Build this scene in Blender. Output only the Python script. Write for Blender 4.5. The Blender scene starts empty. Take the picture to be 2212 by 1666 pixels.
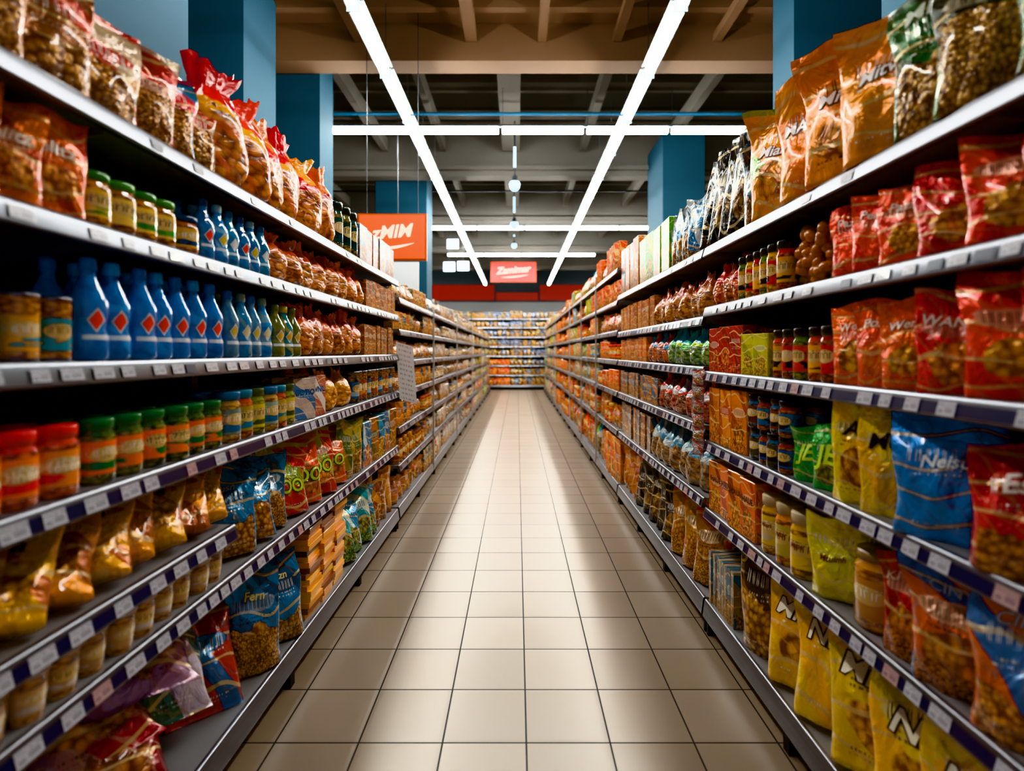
import bpy, math, random
import numpy as np
rng=np.random.default_rng(11); random.seed(11)
sc=bpy.context.scene

def L(h):
    h=h.lstrip('#'); o=[]
    for i in (0,2,4):
        c=int(h[i:i+2],16)/255
        o.append(c/12.92 if c<=.04045 else ((c+.055)/1.055)**2.4)
    return o
# ------------------------------------------------------------ materials
class G:
    def __init__(s,name):
        m=bpy.data.materials.new(name); m.use_nodes=True; s.m=m; s.t=m.node_tree; s.t.nodes.clear()
        s.out=s.t.nodes.new('ShaderNodeOutputMaterial'); s.b=s.t.nodes.new('ShaderNodeBsdfPrincipled')
        s.t.links.new(s.b.outputs[0],s.out.inputs[0])
    def put(s,i,v):
        if isinstance(v,bpy.types.NodeSocket): s.t.links.new(v,i)
        elif isinstance(v,(list,tuple)) and i.type=='RGBA' and len(v)==3: i.default_value=tuple(v)+(1,)
        else: i.default_value=v
    def set(s,**k):
        for a,v in k.items(): s.put(s.b.inputs[a.replace('_',' ')],v)
        return s
    def M(s,op,a,b=0.0,c=None):
        n=s.t.nodes.new('ShaderNodeMath'); n.operation=op; s.put(n.inputs[0],a); s.put(n.inputs[1],b)
        if c is not None: s.put(n.inputs[2],c)
        return n.outputs[0]
    def attr(s,name):
        n=s.t.nodes.new('ShaderNodeAttribute'); n.attribute_name=name; return n
    def sep(s,v):
        n=s.t.nodes.new('ShaderNodeSeparateXYZ'); s.put(n.inputs[0],v); return n.outputs
    def comb(s,x,y,z):
        n=s.t.nodes.new('ShaderNodeCombineXYZ')
        for i,v in enumerate((x,y,z)): s.put(n.inputs[i],v)
        return n.outputs[0]
    def mix(s,f,a,b,mode='MIX'):
        n=s.t.nodes.new('ShaderNodeMix'); n.data_type='RGBA'; n.blend_type=mode
        s.put(n.inputs[0],f); s.put(n.inputs[6],a); s.put(n.inputs[7],b); return n.outputs[2]
    def noise(s,v,scale,detail=2.,dist=0.):
        n=s.t.nodes.new('ShaderNodeTexNoise'); s.put(n.inputs['Vector'],v); n.inputs['Scale'].default_value=scale
        n.inputs['Detail'].default_value=detail; n.inputs['Distortion'].default_value=dist; return n.outputs[0]
    def vor(s,v,scale,feature='F1'):
        n=s.t.nodes.new('ShaderNodeTexVoronoi'); n.feature=feature; s.put(n.inputs['Vector'],v); n.inputs['Scale'].default_value=scale
        return n
    def wave(s,v,scale,dist,detail=2,dirn='X'):
        n=s.t.nodes.new('ShaderNodeTexWave'); n.bands_direction=dirn; s.put(n.inputs['Vector'],v)
        n.inputs['Scale'].default_value=scale; n.inputs['Distortion'].default_value=dist; n.inputs['Detail'].default_value=detail
        return n.outputs['Fac']
    def step(s,a,t,w=.03):
        n=s.t.nodes.new('ShaderNodeMapRange'); n.clamp=True
        s.put(n.inputs[0],a); s.put(n.inputs[1],t if not isinstance(t,float) else t-w)
        if isinstance(t,bpy.types.NodeSocket): s.put(n.inputs[2],s.M('ADD',t,w))
        else: s.put(n.inputs[2],t+w)
        return n.outputs[0]
    def inv(s,a): return s.M('SUBTRACT',1.0,a)
    def bump(s,h,strength=.3,dist=.01):
        n=s.t.nodes.new('ShaderNodeBump'); n.inputs['Strength'].default_value=strength; n.inputs['Distance'].default_value=dist
        s.put(n.inputs['Height'],h); s.put(s.b.inputs['Normal'],n.outputs[0])
    def ell(s,u,v,cu,cv,ru,rv,w=.05):
        a=s.M('DIVIDE',s.M('SUBTRACT',u,cu),ru); b=s.M('DIVIDE',s.M('SUBTRACT',v,cv),rv)
        d=s.M('ADD',s.M('MULTIPLY',a,a),s.M('MULTIPLY',b,b))
        return s.inv(s.step(d,1.0,w))
    def band(s,v,a,b,w=.01):
        return s.M('MULTIPLY',s.step(v,float(a),w),s.inv(s.step(v,float(b),w)))

def plain(name,col,rough=.5,metal=0.,em=None,es=0.,coat=0.):
    g=G(name); g.set(Base_Color=L(col) if isinstance(col,str) else col,Roughness=rough,Metallic=metal,Coat_Weight=coat)
    if em: g.set(Emission_Color=L(em),Emission_Strength=es)
    return g.m

def food(g,vec,cc,scale):
    vo=g.vor(vec,scale); d=vo.outputs['Distance']
    cellv=g.sep(vo.outputs['Color'])[0]
    dark=g.mix(1.0,cc,(.24,.13,.06),'MULTIPLY'); lite=g.mix(.3,cc,(.9,.52,.15))
    f=g.M('MULTIPLY',g.inv(g.M('MULTIPLY',d,1.2)),g.M('ADD',.5,g.M('MULTIPLY',cellv,.75)))
    return g.mix(g.step(f,.40,.3),dark,lite), d

def printed(name,kind):
    g=G(name); a=g.attr('puv'); u,v,r=g.sep(a.outputs['Vector'])
    ca=g.attr('ca').outputs['Color']; cb=g.attr('cb').outputs['Color']; c3=g.attr('cc'); cc=c3.outputs['Color']; win=c3.outputs['Alpha']
    P=g.comb(u,g.M('MULTIPLY',v,1.35),g.M('MULTIPLY',r,37.))
    fs=g.M('ADD',.9,g.M('MULTIPLY',r,1.5))
    PF=g.comb(g.M('MULTIPLY',u,fs),g.M('MULTIPLY',g.M('MULTIPLY',v,1.35),fs),g.M('MULTIPLY',r,37.))
    nz=g.noise(P,3.,2.); nb=g.M('SUBTRACT',nz,.5)
    r2=g.M('FRACT',g.M('MULTIPLY',r,7.3)); r3=g.M('FRACT',g.M('MULTIPLY',r,23.7))
    base=g.mix(g.M('MULTIPLY',g.step(g.noise(P,1.8,3.,.8),.5,.15),.45),ca,g.mix(1.,ca,(.5,.36,.33),'MULTIPLY'))
    sw=g.step(g.wave(P,.5,5.,1.,'DIAGONAL'),.76,.015)
    col=g.mix(g.M('MULTIPLY',sw,.85),base,cb)
    # illustration of the contents
    il,_=food(g,PF,g.mix(.3,cc,(.95,.48,.08)),5.)
    ilm=g.M('MULTIPLY',g.ell(u,g.M('ADD',v,g.M('MULTIPLY',nb,.3)),.54,.31,.36,.18,.08),g.step(r,.3,.01))
    if kind=='carton': ilm=g.M('MULTIPLY',ilm,g.step(win,.05,.01))
    col=g.mix(ilm,col,il)
    fine=g.step(g.wave(P,2.1,9.,2.,'DIAGONAL'),.95,.02)
    col=g.mix(g.M('MULTIPLY',fine,.4),col,g.mix(.4,cb,(.85,.62,.3)))
    sw2=g.step(g.wave(P,.9,7.,1.,'Y'),.965,.01)
    col=g.mix(g.M('MULTIPLY',sw2,.7),col,(.8,.6,.32))
    # window with food
    vw=g.M('ADD',v,g.M('MULTIPLY',nb,.35))
    edge=g.M('MULTIPLY',win,g.M('ADD',.42,g.M('MULTIPLY',r2,.3)))
    inwin=g.M('MULTIPLY',g.inv(g.step(vw,edge,.01)),g.band(u,.06,.94,.02))
    inwin=g.M('MULTIPLY',inwin,g.step(win,.05,.01))
    fc,fd=food(g,PF,cc,13. if kind!='carton' else 8.)
    col=g.mix(inwin,col,fc)
    if kind=='jar':
        lab=g.band(v,.16,.66,.01)
        fc2,_=food(g,P,cc,13.)
        col=g.mix(lab,fc2,ca)
        col=g.mix(g.M('MULTIPLY',g.band(v,.22,.36),g.step(nz,.47,.02)),col,cb)
        col=g.mix(g.ell(u,v,.5,.46,.13,.12),col,(.7,.5,.22))
        tb=g.M('MULTIPLY',g.band(v,.42,.52),1.0)
    else:
        vs=g.M('ADD',v,g.M('MULTIPLY',g.M('SUBTRACT',r3,.5),.12))
        le=g.ell(u,g.M('ADD',vs,g.M('MULTIPLY',nb,.08)),.5,.66,.40,.085)
        lcol=g.mix(g.step(r,.5,.01),cb,g.mix(.5,ca,(.9,.8,.62)))
        col=g.mix(g.M('MULTIPLY',g.M('MULTIPLY',le,.9),g.step(r3,.3,.01)),col,lcol)
        tb=g.M('MULTIPLY',g.band(vs,.61,.71),g.band(u,.16,.84))
    lw=g.wave(g.comb(g.M('MULTIPLY',u,1.),g.M('MULTIPLY',v,.6),g.M('MULTIPLY',r,11.)),4.2,3.5,3.)
    tx=g.M('MULTIPLY',tb,g.band(lw,.55,.9,.04))
    tcol=g.mix(g.step(r,.5,.01),(.9,.87,.8),(.03,.02,.03))
    col=g.mix(tx,col,tcol)
    sm=g.M('MULTIPLY',g.band(g.M('FRACT',g.M('MULTIPLY',v,26.)),.3,.75,.05),g.step(g.noise(g.comb(g.M('MULTIPLY',u,40.),g.M('FLOOR',g.M('MULTIPLY',v,26.)),r),1.,1.),.52,.03))
    smb=g.M('MULTIPLY',g.M('ADD',g.band(v,.5,.57),g.band(v,.10,.16)),g.band(u,.2,.8))
    col=g.mix(g.M('MULTIPLY',g.M('MULTIPLY',sm,smb),.8),col,tcol)
    if kind=='foil':
        col=g.mix(g.M('MULTIPLY',g.step(v,.945,.004),.6),col,cb)
        g.set(Base_Color=col,Roughness=.25,Metallic=.25,Coat_Weight=.7,Coat_Roughness=.09)
        cr=g.noise(g.comb(g.M('MULTIPLY',u,1.),v,g.M('MULTIPLY',r,9.)),4.5,3.5,1.6)
        h=g.M('ADD',g.M('MULTIPLY',cr,1.5),g.M('MULTIPLY',g.M('MULTIPLY',fd,inwin),-.4))
        g.bump(h,.7,.012)
    elif kind=='carton':
        g.set(Base_Color=col,Roughness=.3,Coat_Weight=.3,Coat_Roughness=.15)
    else:
        g.set(Base_Color=col,Roughness=.15,Coat_Weight=.8,Coat_Roughness=.05)
    return g.m

def film_mat():
    g=G('clear_film_food'); a=g.attr('puv'); u,v,r=g.sep(a.outputs['Vector'])
    ca=g.attr('ca').outputs['Color']; cb=g.attr('cb').outputs['Color']; cc=g.attr('cc').outputs['Color']
    P=g.comb(g.M('MULTIPLY',u,2.),g.M('MULTIPLY',v,1.5),g.M('MULTIPLY',r,37.))
    nz=g.noise(P,3.,2.)
    fc,fd=food(g,P,cc,9.)
    web=g.inv(g.step(g.vor(P,4.,'DISTANCE_TO_EDGE').outputs['Distance'],.03,.015))
    swl=g.step(g.wave(P,1.6,9.,2.,'DIAGONAL'),.88,.03)
    col=g.mix(g.M('MULTIPLY',g.M('MAXIMUM',web,swl),.65),fc,g.mix(.35,ca,(.8,.42,.12)))
    vv=g.M('ADD',v,g.M('MULTIPLY',g.M('SUBTRACT',nz,.5),.35))
    col=g.mix(g.step(vv,.54,.01),col,cb)
    col=g.mix(g.step(vv,.66,.01),col,ca)
    g.set(Base_Color=col,Roughness=.25,Coat_Weight=.5,Coat_Roughness=.1)
    h=g.M('ADD',g.M('MULTIPLY',g.noise(P,5.,3.,1.3),1.2),g.M('MULTIPLY',fd,-.6)); g.bump(h,.6,.010)
    return g.m
def bottle_mat():
    g=G('bottle_plastic'); a=g.attr('puv'); u,v,r=g.sep(a.outputs['Vector'])
    ca=g.attr('ca').outputs['Color']; cb=g.attr('cb').outputs['Color']; cc=g.attr('cc').outputs['Color']
    P=g.comb(u,v,g.M('MULTIPLY',r,37.))
    ca=g.mix(g.step(g.noise(P,4.,3.,1.5),.55,.25),ca,g.mix(1.,ca,(.3,.4,.55),'MULTIPLY'))
    sw=g.step(g.wave(P,1.5,10.,2.,'DIAGONAL'),.8,.05)
    col=g.mix(g.M('MULTIPLY',g.M('MULTIPLY',sw,g.band(v,.05,.8)),.6),ca,cb)
    # plain lozenge stand-in mark
    w1=g.M('ADD',g.M('DIVIDE',g.M('ABSOLUTE',g.M('SUBTRACT',u,.5)),.07),g.M('DIVIDE',g.M('ABSOLUTE',g.M('SUBTRACT',v,.39)),.10))
    col=g.mix(g.inv(g.step(w1,1.25,.04)),col,(.7,.72,.75))
    col=g.mix(g.inv(g.step(w1,.95,.04)),col,cc)
    col=g.mix(g.M('MULTIPLY',g.band(v,.2,.25,.005),g.band(u,.38,.62,.01)),col,(.75,.8,.85))
    g.set(Base_Color=col,Roughness=.1,Coat_Weight=1.,Coat_Roughness=.04)
    g.bump(g.noise(P,6.,2.,1.),.35,.006)
    return g.m
def acol(name,att,rough=.35,coat=.3):
    g=G(name); g.set(Base_Color=g.attr(att).outputs['Color'],Roughness=rough,Coat_Weight=coat); return g.m
def tag_mat():
    g=G('price_tag_paper'); a=g.attr('puv'); u,v,r=g.sep(a.outputs['Vector'])
    big=g.M('MULTIPLY',g.M('MULTIPLY',g.band(v,.2,.55),g.band(u,.45,.9)),g.step(g.wave(g.comb(u,v,r),5.,4.,2.),.5,.05))
    sm=g.M('MULTIPLY',g.M('MULTIPLY',g.band(g.M('FRACT',g.M('MULTIPLY',v,7.)),.2,.6,.05),g.band(v,.6,.92)),g.step(g.noise(g.comb(g.M('MULTIPLY',u,25.),g.M('FLOOR',g.M('MULTIPLY',v,7.)),r),1.),.48,.03))
    bar=g.M('MULTIPLY',g.M('MULTIPLY',g.band(v,.15,.45),g.band(u,.08,.36)),g.step(g.wave(g.comb(u,0.,r),14.,0.,0.),.5,.05))
    f=g.M('MAXIMUM',g.M('MAXIMUM',big,sm),bar)
    g.set(Base_Color=g.mix(g.M('MULTIPLY',f,.85),g.mix(g.step(r,.9,.01),(.56,.56,.62),(.55,.38,.38)),(.08,.07,.12)),Roughness=.3,Coat_Weight=.3)
    return g.m
def metal_mat():
    g=G('brushed_shelf_metal'); tc=g.t.nodes.new('ShaderNodeTexCoord')
    x,y,z=g.sep(tc.outputs['Object'])
    n=g.noise(g.comb(x,g.M('MULTIPLY',y,.04),z),60.,2.)
    g.set(Base_Color=g.mix(n,(.21,.215,.24),(.29,.30,.34)),Metallic=.8,Roughness=.3); return g.m
def deck_mat():
    g=G('shelf_deck_paint'); tc=g.t.nodes.new('ShaderNodeTexCoord')
    n=g.noise(tc.outputs['Object'],6.,4.)
    g.set(Base_Color=g.mix(n,(.24,.24,.26),(.30,.30,.31)),Roughness=.4); return g.m
def nut_mat():
    g=G('nut_shell'); cc=g.attr('cc').outputs['Color']; tc=g.t.nodes.new('ShaderNodeTexCoord')
    n=g.noise(tc.outputs['Object'],40.,3.)
    g.set(Base_Color=g.mix(n,g.mix(1.,cc,(.4,.35,.3),'MULTIPLY'),cc),Roughness=.35,Coat_Weight=.4); g.bump(n,.4,.004); return g.m

FOIL,FILM,CART,JAR,LID,BOT,INK,NUT,METAL,DECK,NAVY,TAG,DARK,BLACK,CUP,GLASS,WHITE=range(17)
MATS=[printed('foil_bag_print','foil'),film_mat(),printed('carton_print','carton'),printed('jar_label_print','jar'),
 acol('plastic_lid','cb',.3,.3),bottle_mat(),acol('printed_ink','ca',.35,.3),nut_mat(),metal_mat(),deck_mat(),
 plain('navy_rail_insert','282d4c',.35,coat=.3),tag_mat(),plain('dark_back_panel','101114',.6),plain('black_rubber','08080a',.6),
 acol('cup_plastic','ca',.25,.5),acol('jar_contents','cc',.1,1.0),plain('upright_paint','b8b4b0',.4)]

# ------------------------------------------------------------ mesh builder
class Part:
    def __init__(s,v,faces,uv,cols,ink=None):
        s.v=np.asarray(v,float); s.f=faces; s.uv=np.asarray(uv,float); s.cols=cols
class Builder:
    def __init__(s):
        s.V=[];s.U=[];s.A=[];s.B=[];s.C=[];s.F=[];s.M=[];s.S=[];s.n=0
    def add(s,parts,loc=(0,0,0),rz=0.,tilt=0.,roll=0.,ground=True):
        R=rng.random()
        allv=[]
        ct,st=math.cos(-tilt),math.sin(-tilt); cr,sr=math.cos(roll),math.sin(roll); c,q=math.cos(rz),math.sin(rz)
        for p in parts:
            v=p.v.copy()
            if roll: x=v[:,0]*cr+v[:,2]*sr; z=-v[:,0]*sr+v[:,2]*cr; v[:,0]=x; v[:,2]=z
            if tilt: y=v[:,1]*ct-v[:,2]*st; z=v[:,1]*st+v[:,2]*ct; v[:,1]=y; v[:,2]=z
            x=v[:,0]*c-v[:,1]*q; y=v[:,0]*q+v[:,1]*c; v[:,0]=x; v[:,1]=y
            allv.append(v)
        mz=min(v[:,2].min() for v in allv) if ground else 0
        for p,v in zip(parts,allv):
            v[:,2]-=mz; v+=np.array(loc)
            n=len(v); s.V.append(v)
            s.U.append(np.c_[p.uv,np.full(n,R)])
            a,b,cc=p.cols
            w=cc[3] if len(cc)>3 else 0.
            s.A.append(np.tile(np.array(list(a[:3])+[1.]),(n,1))); s.B.append(np.tile(np.array(list(b[:3])+[1.]),(n,1)))
            s.C.append(np.tile(np.array(list(cc[:3])+[w]),(n,1)))
            for fa,mi,sm in p.f:
                fa=np.asarray(fa); s.F.append(fa+s.n); s.M.append(np.full(len(fa),mi)); s.S.append(np.full(len(fa),sm))
            s.n+=n
    def box(s,x0,x1,y0,y1,z0,z1,mat,cols=None):
        x0,x1=min(x0,x1),max(x0,x1); y0,y1=min(y0,y1),max(y0,y1); z0,z1=min(z0,z1),max(z0,z1)
        v=[(x,y,z) for x in (x0,x1) for y in (y0,y1) for z in (z0,z1)]
        f=[(0,1,3,2),(4,6,7,5),(0,4,5,1),(2,3,7,6),(0,2,6,4),(1,5,7,3)]
        uv=[(0,0)]*8
        cols=cols or ((.5,)*3,)*3
        s.add([Part(v,[(f,mat,False)],uv,cols)],ground=False)
    def quad(s,pts,mat,cols=None):
        s.add([Part(pts,[([(0,1,2,3)],mat,False)],[(0,0),(1,0),(1,1),(0,1)],cols or ((.5,)*3,)*3)],ground=False)
    def build(s,name,mats=None,loc=None,rz=0):
        V=np.concatenate(s.V); me=bpy.data.meshes.new(name)
        me.vertices.add(len(V)); me.vertices.foreach_set('co',V.astype(np.float32).ravel())
        tot=np.concatenate([np.full(len(f),f.shape[1]) for f in s.F]); idx=np.concatenate([f.ravel() for f in s.F])
        me.loops.add(len(idx)); me.loops.foreach_set('vertex_index',idx.astype(np.int32))
        st=np.r_[0,np.cumsum(tot)[:-1]]
        me.polygons.add(len(tot)); me.polygons.foreach_set('loop_start',st.astype(np.int32)); me.polygons.foreach_set('loop_total',tot.astype(np.int32))
        me.polygons.foreach_set('material_index',np.concatenate(s.M).astype(np.int32))
        me.polygons.foreach_set('use_smooth',np.concatenate(s.S).astype(bool))
        for nm,arr in (('ca',s.A),('cb',s.B),('cc',s.C)):
            at=me.attributes.new(nm,'FLOAT_COLOR','POINT'); at.data.foreach_set('color',np.concatenate(arr).astype(np.float32).ravel())
        at=me.attributes.new('puv','FLOAT_VECTOR','POINT'); at.data.foreach_set('vector',np.concatenate(s.U).astype(np.float32).ravel())
        for m in (mats or MATS): me.materials.append(m)
        me.update(calc_edges=True); me.validate()
        ob=bpy.data.objects.new(name,me); sc.collection.objects.link(ob)
        if loc: ob.location=loc
        ob.rotation_euler[2]=rz
        return ob

def gridf(nu,nv,wrap=False,off=0):
    a=np.arange(nv-1)[:,None]*nu; m=nu if wrap else nu-1
    b=np.arange(m)[None,:]; b2=(b+1)%nu
    return np.stack([(a+b),(a+b2),(a+nu+b2),(a+nu+b)],-1).reshape(-1,4)+off
def sm(x,a,b):
    t=np.clip((x-a)/(b-a),0,1); return t*t*(3-2*t)
def vivid(c,sat=1.25,gain=1.03):
    l=sum(c)/3; return [min(.92,max(.003,(l+(x-l)*sat)*gain)) for x in c]
def cols(p,win=.5):
    a,b,c=[L(x) for x in p]; j=rng.uniform(.8,1.12); a=[min(1,x*j) for x in a]
    return (vivid(a),vivid(b),vivid(c,1.3,1.15)+[win])

_tc={}
def textmesh(s,bold=.02,shear=0.):
    k=(s,bold,shear)
    if k in _tc: return _tc[k]
    cu=bpy.data.curves.new('t','FONT'); cu.body=s; cu.size=1; cu.offset=bold; cu.shear=shear; cu.resolution_u=3; cu.align_x='CENTER'
    ob=bpy.data.objects.new('t',cu); sc.collection.objects.link(ob)
    bpy.context.view_layer.update()
    me=bpy.data.meshes.new_from_object(ob.evaluated_get(bpy.context.evaluated_depsgraph_get()))
    v=np.array([x.co[:2] for x in me.vertices]); me.calc_loop_triangles()
    f=np.array([t.vertices[:] for t in me.loop_triangles])
    bpy.data.objects.remove(ob); bpy.data.curves.remove(cu); bpy.data.meshes.remove(me)
    v=v-[(v[:,0].max()+v[:,0].min())/2,(v[:,1].max()+v[:,1].min())/2]
    for _ in range(2):
        nv=[tuple(x) for x in v]; mid={}; nf=[]
        def m(a,b):
            kk=(min(a,b),max(a,b))
            if kk not in mid:
                mid[kk]=len(nv); nv.append(((nv[a][0]+nv[b][0])/2,(nv[a][1]+nv[b][1])/2))
            return mid[kk]
        for a,b,c in f.tolist():
            ab,bc,ca=m(a,b),m(b,c),m(c,a); nf+=[(a,ab,ca),(ab,b,bc),(ca,bc,c),(ab,bc,ca)]
        v=np.array(nv); f=np.array(nf)
        if len(f)>3500: break
    _tc[k]=(v,f); return v,f
def textparts(s,size,fn,col,out=None,shear=0.,rot=0.):
    r=[]
    for bold,c,o in (((.07,out,.003) if out else None),(.02,col,.0048)) if out else ((.025,col,.0035),):
        v,f=textmesh(s,bold,shear)
        x=v[:,0]*size; z=v[:,1]*size
        x,z=x*math.cos(rot)-z*math.sin(rot),x*math.sin(rot)+z*math.cos(rot)
        P=fn(x,z,o); c=L(c)
        r.append(Part(P,[(f,INK,False)],np.zeros((len(v),2)),(c,c,c+[0.])))
    return r

# ------------------------------------------------------------ products
def bag(w,h,t,p,style='stand',hi=True,wr=1.,win=.5,text=None,tcol='ffffff',tout=None,ts=.3,tv=.66,trot=0.):
    nu,nv=(21,26) if hi else (7,9)
    k=rng.uniform(.6,1.4,8); ph=rng.uniform(0,6.28,8)
    def S(u,v,sg):
        if style=='pillow': prof=np.sin(math.pi*np.clip((v-.03)/.93,0,1))**.6
        else: prof=(1-sm(v,.30,.94))*(.72+.28*sm(v,0,.2))
        edge=np.clip(1-np.abs(u)**2.6,0,1)**.55
        fold=wr*t*(.06*np.sin(3*k[0]*u+5*v*k[1]+ph[0])+.04*np.sin(7*k[2]*u-6*v+ph[1])+.03*np.sin(13*v+6*u*k[3]+ph[2]))
        fold=fold+wr*t*.07*np.sin(u*10*k[4]+ph[3])*sm(v,.6,.88)*(1-.6*sm(v,.9,.95))
        fold=fold+wr*t*.04*np.abs(np.sin(u*4*k[5]+6*v*k[6]+ph[5]))
        y=-sg*t/2*prof*edge+fold*edge*(.35+.65*prof)+t*.18*np.sin(u*2.4*k[5]+ph[4])*sm(v,.6,1)+t*.25*np.sin(ph[7])*sm(v,.7,1)
        x=u*w/2*(1-.12*prof)*(1+.03*np.sin(9*v+ph[1]))+.04*w*np.sin(v*5+ph[6])*sm(v,.4,1)
        z=v*h*(1+.03*np.sin(u*3+ph[5]))
        return np.stack([x,y,z],-1)
    U=np.sin(np.linspace(-1,1,nu)*math.pi/2); V=np.r_[np.linspace(0,.92,nv-3),.945,.97,1.]
    uu,vv=np.meshgrid(U,V); uu=uu.ravel(); vv=vv.ravel()
    FR_=S(uu,vv,1)
    v=np.concatenate([FR_,S(uu,vv,-1)]); n=nu*nv
    uv=np.tile(np.c_[(uu+1)/2,vv],(2,1))
    f=np.concatenate([gridf(nu,nv),gridf(nu,nv,off=n)[:,::-1]])
    a=np.arange(nu-1); f=np.concatenate([f,np.stack([a+1,a,a+n,a+1+n],-1)])
    r=[Part(v,[(f,FOIL,True)],uv,cols(p,win))]
    if text:
        Fg=FR_.reshape(nv,nu,3)
        def fn(x,z,o):
            uq=np.clip(x/(w/2*.93),-.98,.98); vq=np.clip(tv+z/h,.02,.98)
            iu=np.clip(np.searchsorted(U,uq)-1,0,nu-2); iv=np.clip(np.searchsorted(V,vq)-1,0,nv-2)
            a=((uq-U[iu])/(U[iu+1]-U[iu]))[:,None]; b=((vq-V[iv])/(V[iv+1]-V[iv]))[:,None]
            q=Fg[iv,iu]*(1-a)*(1-b)+Fg[iv,iu+1]*a*(1-b)+Fg[iv+1,iu]*(1-a)*b+Fg[iv+1,iu+1]*a*b
            q[:,1]-=o; return q
        m=textmesh(text)[0]; wid=m[:,0].max()*2
        size=min(ts*h, .82*w/wid)
        r+=textparts(text,size,fn,tcol,tout,shear=.15,rot=trot)
    return r
def gather(w,h,p,hi=True,dep=.8,top=1.):
    nu,nv=(32,22) if hi else (12,9)
    V=np.linspace(0,1,nv); th=np.linspace(0,2*math.pi,nu+1)
    tt,vv=np.meshgrid(th,V); tt=tt.ravel(); vv=vv.ravel()
    R=np.interp(vv,[0,.04,.15,.35,.55,.68,.75,.80,.88,1],[.6,.85,.98,1,.92,.72,.52,.42,.5*top,.58*top])
    k=rng.uniform(.7,1.3,6); ph=rng.uniform(0,6.28,6)
    R=R*(1+.05*np.sin(3*tt+8*vv*k[0]+ph[0])+.035*np.sin(5*tt-9*vv+ph[1])+sm(vv,.5,.8)*.13*np.sin(8*tt+ph[2])+sm(vv,.85,1)*.12*np.sin(5*tt+ph[3]))
    fl=1-.45*sm(vv,.75,.95)
    x=R*w/2*np.sin(tt); y=-R*w/2*dep*np.cos(tt)*fl
    z=vv*h*(1+sm(vv,.85,1)*.05*np.sin(2*tt+ph[4])+sm(vv,.85,1)*.025*np.sin(9*tt+ph[5]))
    x+=.08*w*np.sin(vv*4+ph[1])*sm(vv,.6,1); y+=.05*w*np.sin(ph[3])*sm(vv,.7,1)
    v=np.stack([x,y,z],-1); v=np.concatenate([v,[[0,0,0]]]); uv=np.r_[np.c_[(tt/(2*math.pi)+.5)%1.0001,vv],[[.5,0]]]
    f=gridf(nu+1,nv); a=np.arange(nu); cap=np.stack([a+1,a,np.full(nu,len(v)-1)],-1)
    return [Part(v,[(f,FILM,True),(cap,FILM,True)],uv,cols(p))]
def lathe(prof,p,seg=20,text=None,tcol='ffffff',ts=.2,tv=.5,tout=None,win=.5):
    H=max(q[1] for q in prof); nv=len(prof); th=np.linspace(0,2*math.pi,seg+1)
    v=[];uv=[]
    for r,z,m in prof:
        v.append(np.c_[-r*np.sin(th),r*np.cos(th),np.full(seg+1,z)]); uv.append(np.c_[th/(2*math.pi),np.full(seg+1,z/H)])
    v=np.concatenate(v); uv=np.concatenate(uv); F=[]
    g=gridf(seg+1,nv)
    for i in range(nv-1): F.append((g[i*seg:(i+1)*seg],prof[i+1][2],True))
    r=[Part(v,F,uv,cols(p,win))]
    if text:
        rad=max(q[0] for q in prof)
        m=textmesh(text)[0]; wid=m[:,0].max()*2; size=min(ts*H,rad*1.7/wid)
        def fn(x,z,o): a=x/rad; return np.c_[(rad+o*.5)*np.sin(a),-(rad+o*.5)*np.cos(a),tv*H+z]
        r+=textparts(text,size,fn,tcol,tout)
    return r
def jar(r,h,p,hi=True,**k):
    return lathe([(0,0,JAR),(r*.9,0,JAR),(r,.008,JAR),(r,h*.16,JAR),(r,h*.68,JAR),(r*.97,h*.74,JAR),(r*.84,h*.80,GLASS),(r*.84,h*.83,GLASS),(r*.93,h*.83,LID),(r*.93,h*.985,LID),(r*.88,h,LID),(0,h,LID)],p,22 if hi else 10,**k)
def can(r,h,p,hi=True,**k):
    return lathe([(0,0,METAL),(r*.93,0,METAL),(r,h*.03,METAL),(r*.97,h*.06,METAL),(r*.97,h*.5,JAR),(r*.97,h*.93,JAR),(r,h*.96,METAL),(r*.95,h,METAL),(r*.9,h*.975,METAL),(0,h*.975,METAL)],p,22 if hi else 10,**k)
def bottle(r,h,p,hi=True,**k):
    return lathe([(0,0,BOT),(r*.85,0,BOT),(r,h*.03,BOT),(r*1.0,h*.22,BOT),(r*.86,h*.30,BOT),(r*.88,h*.36,BOT),(r,h*.46,BOT),(r*.96,h*.56,BOT),(r*.7,h*.68,BOT),(r*.42,h*.79,BOT),(r*.34,h*.85,BOT),(r*.40,h*.86,BOT),(r*.34,h*.87,BOT),(r*.43,h*.88,LID),(r*.41,h*.98,LID),(r*.36,h,LID),(0,h,LID)],p,22 if hi else 10,**k)
def cup(r,h,p,hi=True):
    return lathe([(0,0,CUP),(r*.72,0,CUP),(r*.76,h*.05,CUP),(r*.9,h*.5,JAR),(r*.98,h*.86,JAR),(r*1.06,h*.88,LID),(r*1.06,h*.93,LID),(r*.8,h,LID),(0,h,LID)],p,20 if hi else 10)
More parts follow.
